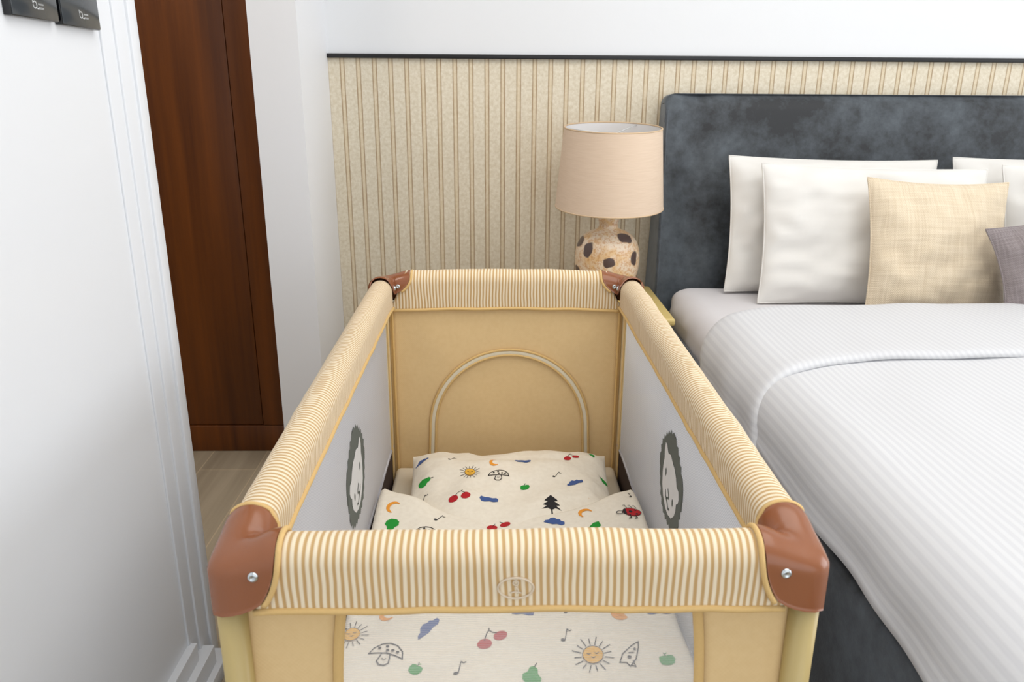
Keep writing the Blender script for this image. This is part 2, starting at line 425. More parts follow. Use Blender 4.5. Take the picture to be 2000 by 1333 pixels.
# padded rails
RAILS = {}
def rail(side):
    # side: 0 near, 1 far, 2 left, 3 right
    along = HW if side < 2 else HL
    r = .0265; bm = bmesh.new(); rows = []; n = 72 if side < 2 else 110
    for i in range(n+1):
        row = []
        A = depth2arc(.1 if side == 1 else .083, r)
        if side >= 2: A = depth2arc(.060+.018*i/n, r)
        for k in range(33):
            a = -A + 2*A*k/32
            x, d = prof(a, r)
            st = .050 + {0: .020, 1: .036}.get(side, .028)*max(0, 1-d/.075)**.6
            s = -along+st + (2*along-2*st-(.020 if side >= 2 else 0))*i/n
            t = (s/along)
            bow = .002*(1-t*t) if side == 0 else (.006*(1-t*t) if side != 1 else .009*(1-t*t))
            if side >= 2: bow -= .012*max(0, (t-.75)/.25)**1.5
            nz = noise.noise(Vector((s*9, a*14, side*7.3)))*.0022 + noise.noise(Vector((s*34, a*25, side*3.1)))*.0008
            x += math.copysign(nz, x) if abs(x) > .004 else 0
            fl = max(0, (d-.03)/.055); x *= (1-.10*fl)
            edge = .0006*math.sin(s*41+side)*fl
            if side == 0: P = (s, -HL+.030-x, ztop(-HL)-.002+bow*.8-d+nz+edge)
            elif side == 1: P = (s, HL-.030+x, ztop(HL)-.002+bow-d+nz+edge)
            elif side == 2: P = (-HW+.030-x, s, ztop(s)-.004+bow*.4-d+nz+edge)
            else: P = (HW-.030+x, s, ztop(s)-.004+bow*.4-d+nz+edge)
            row.append(P)
        rows.append(row)
    vs, _ = grid_rows(bm, rows)
    # close the underside
    for i in range(n): bm.faces.new([vs[i][0], vs[i+1][0], vs[i+1][-1], vs[i][-1]])
    bm.faces.new(vs[0]); bm.faces.new(list(reversed(vs[-1]))); recalc(bm)
    o = obj('padded_rail', bm, M['striped'], cot)
    if side >= 2:                            # object x must run along the rail for the stripes
        R = Matrix.Rotation(-PI/2, 4, 'Z'); o.data.transform(R); o.rotation_euler = (0, 0, PI/2)
    pb = bmesh.new()
    for k in (0, -1): tube(pb, [Vector(rw[k]) for rw in rows], .0042, 8)
    p = obj('rail_piping', pb, M['piping'], o)
    if side >= 2: p.data.transform(R)
    return o
for sd in range(4): RAILS[sd] = rail(sd)
# brown corner caps
def corner_cap(sx, sy):
    bm = bmesh.new(); r = .0300; inset = .030; R = .030; Wd0 = .088 if sy < 0 else .106; Wd1 = .079 if sy < 0 else .098
    path = []                                # centre line, from end of the side wing round to end of the end wing (corner at +x +y)
    cxx, cyy = HW-inset-R, HL-inset-R
    st0 = Wd0-inset-R; st1 = Wd1-inset-R
    for i in range(15): 
        s = math.sin(i/14*PI/2)
        path.append((HW-inset, cyy - st0*(1-s), Vector((1, 0)), st0*(1-s), Wd0))
    for i in range(1, 10):
        a = i/10*PI/2
        path.append((cxx+R*math.cos(a), cyy+R*math.sin(a), Vector((math.cos(a), math.sin(a))), 0, Wd0+(Wd1-Wd0)*i/10))
    for i in range(15):
        s = math.sin(i/14*PI/2)
        path.append((cxx - st1*s, HL-inset, Vector((0, 1)), st1*s, Wd1))
    rows = []; edges_o = []; edges_i = []
    zc = ztop(HL*sy)+.0015
    Do, Di = .090, .056
    for (x, y, nrm, t, Wd) in path:
        sd = max(HW-x, HL-y)
        k = math.sqrt(max(0, 1-min(1, max(0, (sd-.026)/(Wd-.026)))**2))
        do = .010+(Do-.010)*k; di = .008+(Di-.008)*k
        corner = max(0, min(1, (Wd-max(HW-x, HL-y))/(Wd-.034)))
        lift = -.013*corner*corner*(3-2*corner)   # the crown dips a little towards the corner
        ao, ai = depth2arc(do, r), depth2arc(di, r)
        row = []
        for j in range(27):
            a = -ai + (ai+ao)*j/26
            xx, d = prof(a, r)
            if 0 < nrm.x < 1 and t == 0 and nrm.y > 0:
                rho = (R+xx)*(1+(1/(nrm.x**6+nrm.y**6)**(1/6)-1)*max(0, min(1, xx/r))**2)
                X_, Y_ = cxx+nrm.x*rho, cyy+nrm.y*rho
            else: X_, Y_ = x+nrm.x*xx, y+nrm.y*xx
            row.append((sx*X_, sy*Y_, zc+lift*(1-d/.1)-d))
        rows.append(row); edges_o.append(Vector(row[-1])); edges_i.append(Vector(row[0]))
    vs, _ = grid_rows(bm, rows)
    recalc(bm)
    # outward normals
    o = obj('corner_cap', bm, M['cap'], cot)
    cz = sum((p.normal.z for p in o.data.polygons))
    if cz < 0: o.data.flip_normals()
    sm = o.modifiers.new('thickness', 'SOLIDIFY'); sm.thickness = .003; sm.offset = 0
    bv = o.modifiers.new('soft', 'BEVEL'); bv.width = .0012; bv.segments = 2; bv.limit_method = 'ANGLE'; bv.angle_limit = math.radians(50)
    # yellow piping running round each wing's free edge
    pb = bmesh.new()
    for wing in (0, 1):
        if wing == 0 and sy > 0: continue
        st = rows[:15] if wing == 0 else rows[-15:][::-1]     # free end first
        out = [Vector(rw[-1]) for rw in st]; inn = [Vector(rw[0]) for rw in st]; end = [Vector(p) for p in st[0]]
        line = list(reversed(out[:15])) + list(reversed(end))[1:-1] + inn[:12]
        away = Vector((-sx*.004, 0, 0)) if wing == 1 else Vector((0, -sy*.004, 0))
        tube(pb, [p + away + Vector((0, 0, -.0015 if i < 14 or i > 40 else 0)) for i, p in enumerate(line)], .0034, 8)
    obj('cap_piping', pb, M['piping'], o)
    def screw(p, nrm):
        b2 = bmesh.new()
        vs = lathe(b2, [(.0062, 0), (.0062, .0012), (.005, .0030), (.0028, .0038), (.0024, .0030), (.0001, .0030)], 14)
        q = Vector(nrm).to_track_quat('Z', 'Y').to_matrix().to_4x4()
        b2.transform(Matrix.Translation(p) @ q)
        obj('screw', b2, M['chrome'], o)
    screw((sx*(HW-.056), sy*HL+sy*.0008, zc-.036), (0, sy, 0))
    screw((sx*(HW+.0008), sy*(HL-.04), zc-.052), (sx, 0, 0))
    screw((sx*(HW-.06-.0008), sy*(HL-.072), zc-.036), (-sx, 0, 0))
    screw((sx*(HW-.068), sy*(HL-.0608), zc-.034), (0, -sy, 0))
    # leg tube
    lb = bmesh.new(); x0, y0 = sx*(HW-.020), sy*(HL-.022)
    tube(lb, [(x0, y0, .03), (x0, y0, .3), (x0, y0, zc-.05)], .0165, 20)
    lg = obj('leg', lb, M['tube'], cot)
    fb = bmesh.new(); lathe(fb, [(.001, 0), (.019, 0), (.021, .006), (.021, .03), (.018, .034), (.001, .034)], 24, (x0, y0))
    obj('foot_cap', fb, M['black_plastic'], lg)
for sx in (-1, 1):
    for sy in (-1, 1): corner_cap(sx, sy)

# oval mark on the near rail
def rail_mark():
    c = RAILS[0]; me = c.data; bvh = BVHTree.FromPolygons([v.co for v in me.vertices], [p.vertices for p in me.polygons])
    def hit(x, z):
        h = bvh.ray_cast(Vector((x, -HL-.2, z)), Vector((0, 1, 0)))[0]
        return h + Vector((0, -.0012, 0))
    bm = bmesh.new(); z0 = .706; x0 = -.006
    tube(bm, [hit(x0+.0195*math.cos(a*2*PI/40), z0+.0135*math.sin(a*2*PI/40)) for a in range(40)], .0014, 6, closed=True)
    tube(bm, [hit(x0+.0030*math.cos(a*2*PI/14), z0+.0065+.003*math.sin(a*2*PI/14)) for a in range(14)], .0009, 6, closed=True)
    tube(bm, [hit(x0-.001+.004*math.sin(t*2.4), z0+.002-t*.009) for t in [i/8 for i in range(9)]], .001, 6)
    tube(bm, [hit(x0-.006+.012*t, z0-.0065+.0015*math.sin(t*PI)) for t in [i/8 for i in range(9)]], .001, 6)
    s = NT('clear_plastic_mark'); s.set(Roughness=.25); s.b.inputs['Base Color'].default_value = lin((238, 222, 200)); s.b.inputs['Alpha'].default_value = .6
    obj('oval_mark', bm, s.m, c)
rail_mark()

# fabric panels
def ribbon(bm, pts, w, nrm, t=.0015):
    """flat strip of width w following pts in a plane with normal nrm"""
    nrm = Vector(nrm); pts = [Vector(p) for p in pts]; rows = []
    for i, p in enumerate(pts):
        d = (pts[min(i+1, len(pts)-1)]-pts[max(i-1, 0)]).normalized(); s = d.cross(nrm).normalized()*w/2
        rows.append([p-s+nrm*0, p-s*.7+nrm*t, p+s*.7+nrm*t, p+s])
    grid_rows(bm, rows)
def window_half(z):                          # half-width of the near mesh window at height z
    u = (z-.47)/.24
    return .215 - .020*abs(u)**2.6
YN = -HL+.028
zs = [.22+.47*i/24 for i in range(25)]
for sg in (-1, 1):
    bm = bmesh.new()
    rows = []
    for z in zs:
        xi = window_half(z)+.004; xo = HW-.026
        rows.append([(sg*(xi+(xo-xi)*k/8), YN-.004*math.sin(k/8*PI)*(.6+.4*math.sin(z*9)), z) for k in range(9)])
    grid_rows(bm, rows); recalc(bm)
    o = obj('end_panel', bm, M['cot_yellow'], cot); o.modifiers.new('t', 'SOLIDIFY').thickness = .002
    bm = bmesh.new(); ribbon(bm, [(sg*window_half(z), YN-.002, z) for z in zs], .012, (0, -1, 0), .002)
    obj('window_binding', bm, M['piping'], cot)
    bm = bmesh.new(); tube(bm, [(sg*(HW-.030), YN-.001, z) for z in zs], .004, 8)
    obj('leg_seam_piping', bm, M['piping'], cot)
bm = bmesh.new(); rows = []
for z in zs:
    h = window_half(z); rows.append([(-h+2*h*k/20, YN+.001*math.sin(k*.9), z) for k in range(21)])
grid_rows(bm, rows); obj('mesh_window', bm, M['net'], cot)
# far end panel with zipped arch
YFP = HL-.045
bm = bmesh.new(); rows = []
for i in range(31):
    z = .2+.5*i/30
    rows.append([(-.306+.612*k/30, YFP+.004*math.sin(k/30*PI)*math.sin(i/30*PI)+.0012*noise.noise(Vector((k*.25, i*.2, 2))), z) for k in range(31)])
grid_rows(bm, rows); far = obj('far_panel', bm, M['cot_yellow'], cot); far.modifiers.new('t', 'SOLIDIFY').thickness = .002
def arch(hw, top, z0=.345, zb=.21, x0=.010):
    P = [(x0-hw*(1+.03*(1-i/8)), zb+(z0-zb)*i/8) for i in range(8)]
    P += [(x0-hw*math.cos(a/40*PI), z0+(top-z0)*math.sin(a/40*PI)**.94) for a in range(41)]
    P += [(x0+hw*(1+.03*(i/8)), z0-(z0-zb)*i/8) for i in range(1, 9)]
    return [(x, YFP-.002, z) for x, z in P]
bm = bmesh.new(); ribbon(bm, arch(.2085, .5695), .0125, (0, -1, 0), .0015); recalc(bm)
z_ = obj('zip_tape', bm, M['white_tape'], far)
for hw, tp in ((.216, .577), (.201, .562)):
    bm = bmesh.new(); tube(bm, arch(hw, tp), .0036, 8); obj('arch_piping', bm, M['piping'], far)
for sg in (-1, 1):
    bm = bmesh.new(); tube(bm, [(sg*.297, YFP-.002, .2+.5*i/20) for i in range(21)], .0034, 8); obj('edge_piping', bm, M['piping'], far)

# side mesh panels, lion print inside
def lion(bm, mi_grey, mi_white, x, cy, cz, R, nx):
    def P(u, v, off): return (x+nx*off, cy+u*R, cz+v*R)
    # jagged mane
    outer = []
    for i in range(60):
        a = i/60*2*PI; rr = 1.0+(.05 if i % 2 else -.03)+.03*math.sin(a*5)
        outer.append((rr*math.cos(a), rr*math.sin(a)))
    face = [(-.12, .46), (.08, .54), (.3, .48), (.45, .60), (.58, .60), (.62, .42), (.60, .22), (.66, .05), (.68, -.15), (.64, -.4), (.5, -.6), (.25, -.74), (0, -.77), (-.28, -.70), (-.5, -.52), (-.6, -.35), (-.60, -.2), (-.72, -.12), (-.78, .0), (-.72, .14), (-.55, .16), (-.46, .3), (-.3, .42)]
    def poly(pts, off, mi):
        vs = [bm.verts.new(P(u, v, off)) for u, v in pts]
        f = bm.faces.new(vs); f.material_index = mi; r = bmesh.ops.triangulate(bm, faces=[f])
    def line(pts, w, off, mi):
        for a, b in zip(pts, pts[1:]):
            a = Vector(a); b = Vector(b); d = (b-a).normalized(); n = Vector((-d.y, d.x))*w/2; e = d*w*.3
            poly([a-n-e, b-n+e, b+n+e, a+n-e], off, mi)
    poly(outer, .0008, mi_grey); poly(face, .0014, mi_white)
    def disc(c, r1, r2, off, mi): poly([(c[0]+r1*math.cos(k*PI/6), c[1]+r2*math.sin(k*PI/6)) for k in range(12)], off, mi)
    disc((.38, .02), .045, .09, .002, mi_grey); disc((-.32, -.32), .045, .08, .002, mi_grey)
    line([(.1, -.24), (.02, -.32), (.0, -.40), (.14, -.46), (.2, -.52)], .045, .002, mi_grey)
    line([(.30, -.36), (.27, -.46), (.16, -.52), (.08, -.56), (.0, -.64), (-.1, -.6)], .045, .002, mi_grey)
def side_panel(sg):
    X = sg*.310; bm = bmesh.new(); rows = []
    for i in range(25):
        z = .305+.435*i/24
        rows.append([(X-sg*.004*math.sin(k/40*PI)*math.sin(i/24*PI), -.605+1.155*k/40, z) for k in range(41)])
    grid_rows(bm, rows)
    o = obj('side_mesh', bm, [M['side_net']], cot)
    bm = bmesh.new(); recalc(bm)
    if sg < 0: lion(bm, 0, 1, X+.0035, .035, .497, .098, 1)
    else: lion(bm, 0, 1, X-.0035, -.040, .521, .094, -1)
    p = obj('lion_print', bm, [M['mane'], M['face']], o, smooth=False)
    # lining band under the mesh, corner sleeve, lower hem
    b2 = bmesh.new(); box(b2, (X-.002, -.605, .2), (X+.002, .59, .303)); obj('lower_lining', b2, M['liner'], cot, False)
    b3 = bmesh.new(); tube(b3, [(X-sg*.001, -.605+1.19*i/30, .304+.001*math.sin(i)) for i in range(31)], .003, 8); obj('lower_hem', b3, M['side_net'], cot)
    b4 = bmesh.new(); box(b4, (X-.003, .548, .2), (X+.003, .598, .735), .002); obj('corner_sleeve', b4, M['sleeve'], cot)
    b5 = bmesh.new(); tube(b5, [(X-sg*.004, .549, .2+.535*i/20) for i in range(21)], .0022, 8); obj('sleeve_piping', b5, M['piping'], cot)
side_panel(-1); side_panel(1)
boxobj('base_board', (-.30, -.6, .18), (.30, .59, .2), M['liner'], cot, .004)

# things inside the cot (world coordinates through this matrix)
MC = Matrix.Translation((CX, CY, 0)) @ Matrix.Rotation(CTH, 4, 'Z')
def incot(o):
    o.matrix_world = MC; return o
bm = bmesh.new(); box(bm, (-.302, -.602, .201), (.302, .586, .238), .014, 4)
mt = incot(obj('cot_mattress', bm, M['matt'])); tag(mt, 'thin cream cot mattress under the printed pillow, in the travel cot', 'mattress')

# --- print motifs: lists of (material key, polygon) in units of the motif radius
def ell(cx, cy, a, b, n=16, rot=0):
    c, s = math.cos(rot), math.sin(rot)
    return [(cx+a*math.cos(t*2*PI/n)*c-b*math.sin(t*2*PI/n)*s, cy+a*math.cos(t*2*PI/n)*s+b*math.sin(t*2*PI/n)*c) for t in range(n)]
def stroke(pts, w=.06, key='p_black'):
    out = []
    for a, b in zip(pts, pts[1:]):
        a = Vector(a); b = Vector(b); d = (b-a)
        if d.length < 1e-6: continue
        d.normalize(); n = Vector((-d.y, d.x))*w/2; e = d*w*.35
        out.append((key, [tuple(a-n-e), tuple(b-n+e), tuple(b+n+e), tuple(a+n-e)]))
    return out
def blob(rad, a=1, b=1):
    n = len(rad); return [(a*r*math.cos(i*2*PI/n), b*r*math.sin(i*2*PI/n)) for i, r in enumerate(rad)]
def motif(kind):
    if kind == 'sun':
        o = []
        for i in range(16):
            a = i*PI/8+.1; o += stroke([(.62*math.cos(a), .62*math.sin(a)), ((.95+.12*(i % 2))*math.cos(a), (.95+.12*(i % 2))*math.sin(a))], .05)
        o += [('p_yellow', ell(0, 0, .52, .5, 20))]
        o += stroke(ell(0, 0, .53, .51, 24)+[(.53, 0)], .035)
        for s in (-1, 1): o += stroke([(s*.3, .1), (s*.2, .04), (s*.1, .1)], .04)
        o += stroke([(-.1, -.12), (0, -.17), (.1, -.12)], .04)
        return o
    if kind == 'moon':
        P = [(.1+.8*math.cos(a), .8*math.sin(a)) for a in [math.radians(100+i*160/12) for i in range(13)]]
        P = [(.8*math.cos(math.radians(60+i*240/16)), .8*math.sin(math.radians(60+i*240/16))) for i in range(17)]
        Q = [(.32+.66*math.cos(math.radians(285-i*210/14)), .62*math.sin(math.radians(285-i*210/14))) for i in range(1, 14)]
        return [('p_orange', P+Q)]
    if kind == 'cloud': return [('p_blue', [(-1, -.28), (-.9, -.05), (-.6, .05), (-.45, .32), (-.1, .42), (.15, .28), (.4, .34), (.6, .15), (.95, .1), (1, -.15), (.75, -.33), (.3, -.27), (-.1, -.38), (-.6, -.33)])]
    if kind == 'longcloud': return [('p_blue', [(-1, .05), (-.8, .3), (-.4, .25), (0, .3), (.4, .2), (.8, .22), (1, 0), (.9, -.25), (.5, -.3), (0, -.18), (-.5, -.25), (-.85, -.2)])]
    if kind == 'cherry':
        return [('p_red', ell(-.55, -.28, .45, .38)), ('p_red', ell(.55, .05, .45, .34, 16, .3))] + stroke([(-.5, -.05), (-.2, .45), (0, .65)], .06) + stroke([(.4, .3), (.15, .45), (0, .65), (.05, .8)], .06)
    if kind == 'pear':
        return [('p_green', [(-.6, -.55), (-.65, -.15), (-.35, .1), (-.25, .5), (.05, .65), (.3, .45), (.35, .1), (.65, -.2), (.6, -.6), (.2, -.85), (-.3, -.8)])] + stroke([(.05, .6), (.15, .9)], .08)
    if kind == 'apple':
        return [('p_green', [(-.7, 0), (-.6, .4), (-.2, .5), (0, .42), (.25, .5), (.65, .38), (.75, 0), (.55, -.42), (.2, -.58), (-.25, -.55), (-.6, -.38)])] + stroke([(0, .4), (-.08, .8)], .07) + stroke([(-.05, .6), (.2, .75)], .07, 'p_green')
    if kind == 'leaf': return [('p_green', [(-.9, -.3), (-.4, .25), (.3, .5), (.8, .35), (.6, -.3), (0, -.5)])]
    if kind == 'mushroom':
        o = stroke([(-1, -.1), (-.85, .3), (-.45, .6), (0, .68), (.45, .6), (.85, .3), (1, -.1), (.5, 0), (0, .05), (-.5, 0), (-1, -.1)], .07)
        o += stroke([(-.25, -.02), (-.35, -.5), (-.15, -.68), (.15, -.68), (.35, -.5), (.25, -.02)], .07)
        for x, y in ((-.5, .3), (-.1, .45), (.3, .25), (.6, .2), (0, .2)): o += [('p_black', ell(x, y, .1, .08, 8))]
        o += stroke([(-.12, -.3), (-.05, -.36), (.05, -.36), (.12, -.3)], .04)
        return o
    if kind == 'note':
        return [('p_black', ell(-.2, -.6, .24, .18, 10, .3))] + stroke([(0, -.55), (.05, .75)], .09) + stroke([(.05, .75), (.3, .55), (.5, .7)], .09)
    if kind == 'tree':
        o = [('p_black', [(-.8, -.45), (-.35, -.1), (-.7, -.05), (-.25, .3), (-.55, .35), (0, .95), (.55, .35), (.25, .3), (.7, -.05), (.35, -.1), (.8, -.45), (.3, -.3), (0, -.5), (-.3, -.3)])]
        return o + [('p_black', [(-.06, -.95), (.06, -.95), (.06, -.3), (-.06, -.3)])]
    if kind == 'ladybug':
        o = [('p_red', ell(.25, 0, .7, .48, 20, -.08)), ('p_black', [(-.42, .25), (-.2, .4), (-.15, -.35), (-.4, -.2)])]
        for x, y, r in ((.15, .05, .15), (.55, .25, .1), (.6, -.2, .1), (.05, -.3, .08)): o += [('p_black', ell(x, y, r, r*.9, 10))]
        o += stroke(ell(.25, 0, .71, .49, 22, -.08)+[(.96, -.05)], .04)
        o += stroke(ell(-.72, -.12, .26, .17, 12)+[(-.46, -.12)], .06)
        for x in (-.1, .3, .65): o += stroke([(x, .45), (x-.12, .75), (x-.25, .72)], .05); 
        for x in (0, .45): o += stroke([(x, -.45), (x+.08, -.72), (x-.12, -.8)], .08)
        return o
    if kind == 'rocket':
        o = stroke([(-.35, -.9), (-.45, -.3), (-.2, .5), (0, .95), (.2, .5), (.4, -.3), (.3, -.9), (0, -.75), (-.35, -.9)], .07)
        o += [('p_black', ell(0, -.35, .12, .12, 8)), ('p_black', ell(.05, .3, .08, .1, 8))]
        o += stroke([(-.15, -.1), (.1, .05)], .06) + stroke([(.3, -.5), (.6, -.8), (.35, -.8)], .06)
        return o
PK = ['print_cloth', 'p_red', 'p_green', 'p_blue', 'p_orange', 'p_yellow', 'p_black', 'p_white']
def print_on(bm, items):
    """items: (kind, photo x, photo y, radius in m, rotation)"""
    bmesh.ops.recalc_face_normals(bm, faces=bm.faces)
    bvh = BVHTree.FromBMesh(bm); inv = MC.inverted(); o = inv @ CAMP
    tmp = bmesh.new(); keep = []
    for kind, px, py, rad, rot in items:
        d = (inv.to_3x3() @ ray(px, py)).normalized()
        h = bvh.ray_cast(o, d)[0]
        if h is None: continue
        sy_ = 1.5 if 'cloud' in kind else 1.18; rad *= 1.08
        c, s = math.cos(rot), math.sin(rot)
        for li, (key, poly) in enumerate(motif(kind)):
            tb = bmesh.new(); f = tb.faces.new([tb.verts.new(((x*c-y*s)*rad, (x*s+y*c)*rad*sy_, 0)) for x, y in poly])
            bmesh.ops.triangulate(tb, faces=[f])
            for _ in range(3):
                lg = [e for e in tb.edges if e.calc_length() > .006]
                if not lg: break
                bmesh.ops.subdivide_edges(tb, edges=lg, cuts=1); bmesh.ops.triangulate(tb, faces=tb.faces)
            mp = {}; ok = True
            for v in tb.verts:
                q = bvh.ray_cast(Vector((h.x+v.co.x, h.y+v.co.y, h.z+.12)), Vector((0, 0, -1)))[0]
                if q is None: mp[v] = None
                else: mp[v] = q + Vector((0, 0, .0009+.0002*min(li, 30)/3))
            keep += [([mp[v] for v in f.verts], PK.index(key)) for f in tb.faces if all(mp[v] is not None for v in f.verts)
                     and max(mp[v].z for v in f.verts)-min(mp[v].z for v in f.verts) < .02]
            tb.free()
    for vs, mi in keep:
        f = bm.faces.new([bm.verts.new(p) for p in vs]); f.material_index = mi
        f.normal_update()
        if f.normal.z < 0: f.normal_flip()

# printed pillow
def pillow_bm(w, h, t, n=40, pw=2.6, seed=1, wr=.004, pinch=.06, flat=0):
    """closed cushion in the xy plane, thickness along z, corners drawn out"""
    bm = bmesh.new(); top = []; bot = []
    for i in range(n+1):
        rt = []; rb = []
        for j in range(n+1):
            u = -math.cos(j/n*PI)*.5+0; v = -math.cos(i/n*PI)*.5; u *= 2; v *= 2
            px_ = u*w/2*(1-pinch*(1-v*v)*abs(u)**3); py_ = v*h/2*(1-pinch*(1-u*u)*abs(v)**3)
            f = ((1-abs(u)**pw)*(1-abs(v)**pw))**.62
            nz = noise.noise(Vector((u*2.1+seed*5, v*2.1, seed)))*wr*2.2 + noise.noise(Vector((u*6+seed*3, v*6, seed*2)))*wr
            e = min(1, f*2.2)
            rt.append((px_, py_, t/2*f+nz*e)); rb.append((px_, py_, -t/2*f*(1-flat)+nz*e*.4))
        top.append(rt); bot.append(rb)
    grid_rows(bm, top); grid_rows(bm, bot, flip=True); weld(bm, 1e-6); recalc(bm)
    return bm
bm = pillow_bm(.51, .45, .125, 44, 3.6, 3, .0075, .05, .55)
bm.transform(Matrix.Translation((.008, .285, .285)) @ Matrix.Rotation(math.radians(5), 4, 'X'))
print_on(bm, [('cloud', 824, 903, .016, .3), ('note', 883, 897, .013, -.5), ('moon', 966, 903, .015, .2), ('longcloud', 1021, 902, .019, 0),
  ('cherry', 1116, 893, .019, .1), ('leaf', 1156, 890, .014, 1.5), ('sun', 918, 924, .022, 0), ('mushroom', 974, 929, .023, -.1), ('note', 1087, 928, .013, -.6),
  ('pear', 831, 941, .019, -1.2), ('cloud', 1122, 944, .020, .3), ('apple', 1025, 953, .014, 0), ('pear', 1178, 940, .013, .9),
  ('cherry', 898, 969, .023, -.2), ('longcloud', 955, 977, .020, .1), ('note', 827, 977, .014, -.2), ('tree', 1077, 987, .026, 0), ('sun', 1150, 975, .001, 0)])
o = incot(obj('printed_pillow', bm, [M[k] for k in PK]))
tag(o, 'cream pillow printed with sun and cherries at the far end of the cot', 'pillow')

# printed quilt
def quilt():
    bm = bmesh.new(); nx, ny = 70, 110; rows = []
    for i in range(ny+1):
        v = i/ny; row = []
        for j in range(nx+1):
            u = -1+2*j/nx
            edge = .165+.125*min(1, abs(u+.02)**2.4)+(.03 if u < 0 else .0)*abs(u)
            y = -.592+(edge+.592)*v; x = u*.3055
            ev = min(1, min((1-v)/.035, v/.02)); eu = min(1, (1-abs(u))/.05)
            e = math.sqrt(max(0, 1-(1-ev)**2))*math.sqrt(max(0, 1-(1-eu)**2))
            p = Vector((x*3.4, y*3.4, 1.7))
            base = .338
            w = noise.noise(p)*.018 + noise.noise(p*2.3)*.009 + noise.noise(Vector((x*18, y*5, 3)))*.0035
            # raised folds at the two upper corners
            w += .020*math.exp(-((x+.23)/.09)**2-((y-.19)/.09)**2) + .014*math.exp(-((x-.2)/.12)**2-((y-.14)/.10)**2)
            z = .245 + (base-.245+w)*e
            row.append((x, y, z))
        rows.append(row)
    vs, _ = grid_rows(bm, rows)
    # underside
    bot = [[(p[0], p[1], .242) for p in r] for r in rows]
    grid_rows(bm, bot, flip=True); 
    per = [(0, j) for j in range(nx+1)]+[(i, nx) for i in range(1, ny+1)]+[(ny, j) for j in range(nx-1, -1, -1)]+[(i, 0) for i in range(ny-1, 0, -1)]
    grid_rows(bm, [[rows[i][j] for i, j in per], [bot[i][j] for i, j in per]], closed=True)
    weld(bm, 1e-5); recalc(bm)
    print_on(bm, [('moon', 768, 991, .018, -.6), ('moon', 1143, 1003, .018, -.9), ('ladybug', 1228, 1001, .026, 0), ('note', 858, 1013, .015, -.5),
      ('pear', 764, 1029, .022, 3.0), ('leaf', 925, 1010, .014, -.4), ('cherry', 974, 1028, .024, 0), ('cloud', 1083, 1019, .021, -.3), ('leaf', 1160, 1030, .021, .5),
      ('mushroom', 830, 1041, .024, 0), ('note', 1230, 968, .013, .3),
      ('sun', 687, 1242, .026, .2), ('moon', 757, 1202, .017, .4), ('cloud', 835, 1227, .021, .7), ('cherry', 961, 1248, .026, .3), ('longcloud', 1020, 1196, .020, 0),
      ('note', 1105, 1242, .016, -.2), ('sun', 1158, 1282, .030, 0), ('moon', 1210, 1200, .018, .5), ('longcloud', 1286, 1194, .022, 0), ('rocket', 1234, 1276, .026, -.6),
      ('apple', 1303, 1290, .017, .1), ('mushroom', 754, 1279, .028, -.25), ('apple', 811, 1309, .015, -.5), ('note', 897, 1306, .017, -.1), ('pear', 1040, 1318, .022, -.2), ('note', 1107, 1190, .014, 0),
      ('pear', 900, 1110, .02, 1), ('tree', 1000, 1100, .024, 0), ('cherry', 800, 1130, .022, .4), ('sun', 1180, 1120, .026, 0), ('cloud', 1300, 1120, .02, 0)])
    o = incot(obj('printed_quilt', bm, [M[k] for k in PK]))
    tag(o, 'cream printed quilt with a ladybird, filling the near part of the cot', 'quilt')
quilt()

# ------------------------------------------------------------------ bedside table and lamp
ns = empty('bedside_table', (.34, 2.455, 0))
tag(ns, 'pale yellow bedside table between the cot and the headboard', 'bedside table')
bm = bmesh.new(); box(bm, (-.205, -.215, .555), (.200, .215, .580), .009, 4); obj('table_top', bm, M['ns_body'], ns)
boxobj('body', (-.185, -.185, .12), (.185, .205, .554), M['ns_body'], ns, .004)
for k, (z0, z1) in enumerate(((.13, .33), (.34, .545))):
    d = boxobj('drawer', (-.178, -.199, z0), (.178, -.186, z1), M['ns_body'], ns, .003)
    bm = bmesh.new(); lathe(bm, [(.001, 0), (.006, 0), (.006, .012), (.012, .018), (.010, .024), (.001, .025)], 16); bm.transform(Matrix.Translation((0, -.199, (z0+z1)/2)) @ Matrix.Rotation(PI/2, 4, 'X'))
    obj('knob', bm, M['chrome'], d)
for a in (-1, 1):
    for b in (-1, 1):
        bm = bmesh.new(); tube(bm, [(a*.165, b*.165+.01, 0), (a*.165, b*.165+.01, .121)], [.012, .018], 12); obj('leg', bm, M['ns_body'], ns)
lamp = empty('table_lamp', (.365, 2.53, .580))
tag(lamp, 'table lamp with a beige drum shade and brown-blotched round ceramic base', 'lamp')
bm = bmesh.new()
pr = [(.001, 0), (.06, 0), (.066, .004), (.078, .02), (.094, .055), (.104, .09), (.107, .125), (.105, .155), (.097, .182), (.082, .203), (.062, .216), (.042, .223), (.032, .230), (.030, .242), (.035, .255), (.034, .262), (.012, .264), (.001, .264)]
def smooth_prof(pr, k=3):
    for _ in range(k):
        q = [pr[0]]
        for a, b in zip(pr, pr[1:]): q += [(a[0]*.75+b[0]*.25, a[1]*.75+b[1]*.25), (a[0]*.25+b[0]*.75, a[1]*.25+b[1]*.75)]
        pr = q+[pr[-1]]
    return pr
lathe(bm, smooth_prof(pr, 2), 64); obj('ceramic_base', bm, M['ceramic'], lamp)
bm = bmesh.new(); tube(bm, [(0, 0, .262), (0, 0, .33)], .012, 14); tube(bm, [(0, 0, .33), (0, 0, .375)], .017, 14); obj('bulb_holder', bm, M['chrome'], lamp)
bm = bmesh.new(); lathe(bm, smooth_prof([(.001, .375), (.012, .376), (.028, .40), (.03, .425), (.018, .452), (.001, .458)], 2), 24); obj('bulb', bm, M['shade_in'], lamp)
bm = bmesh.new()
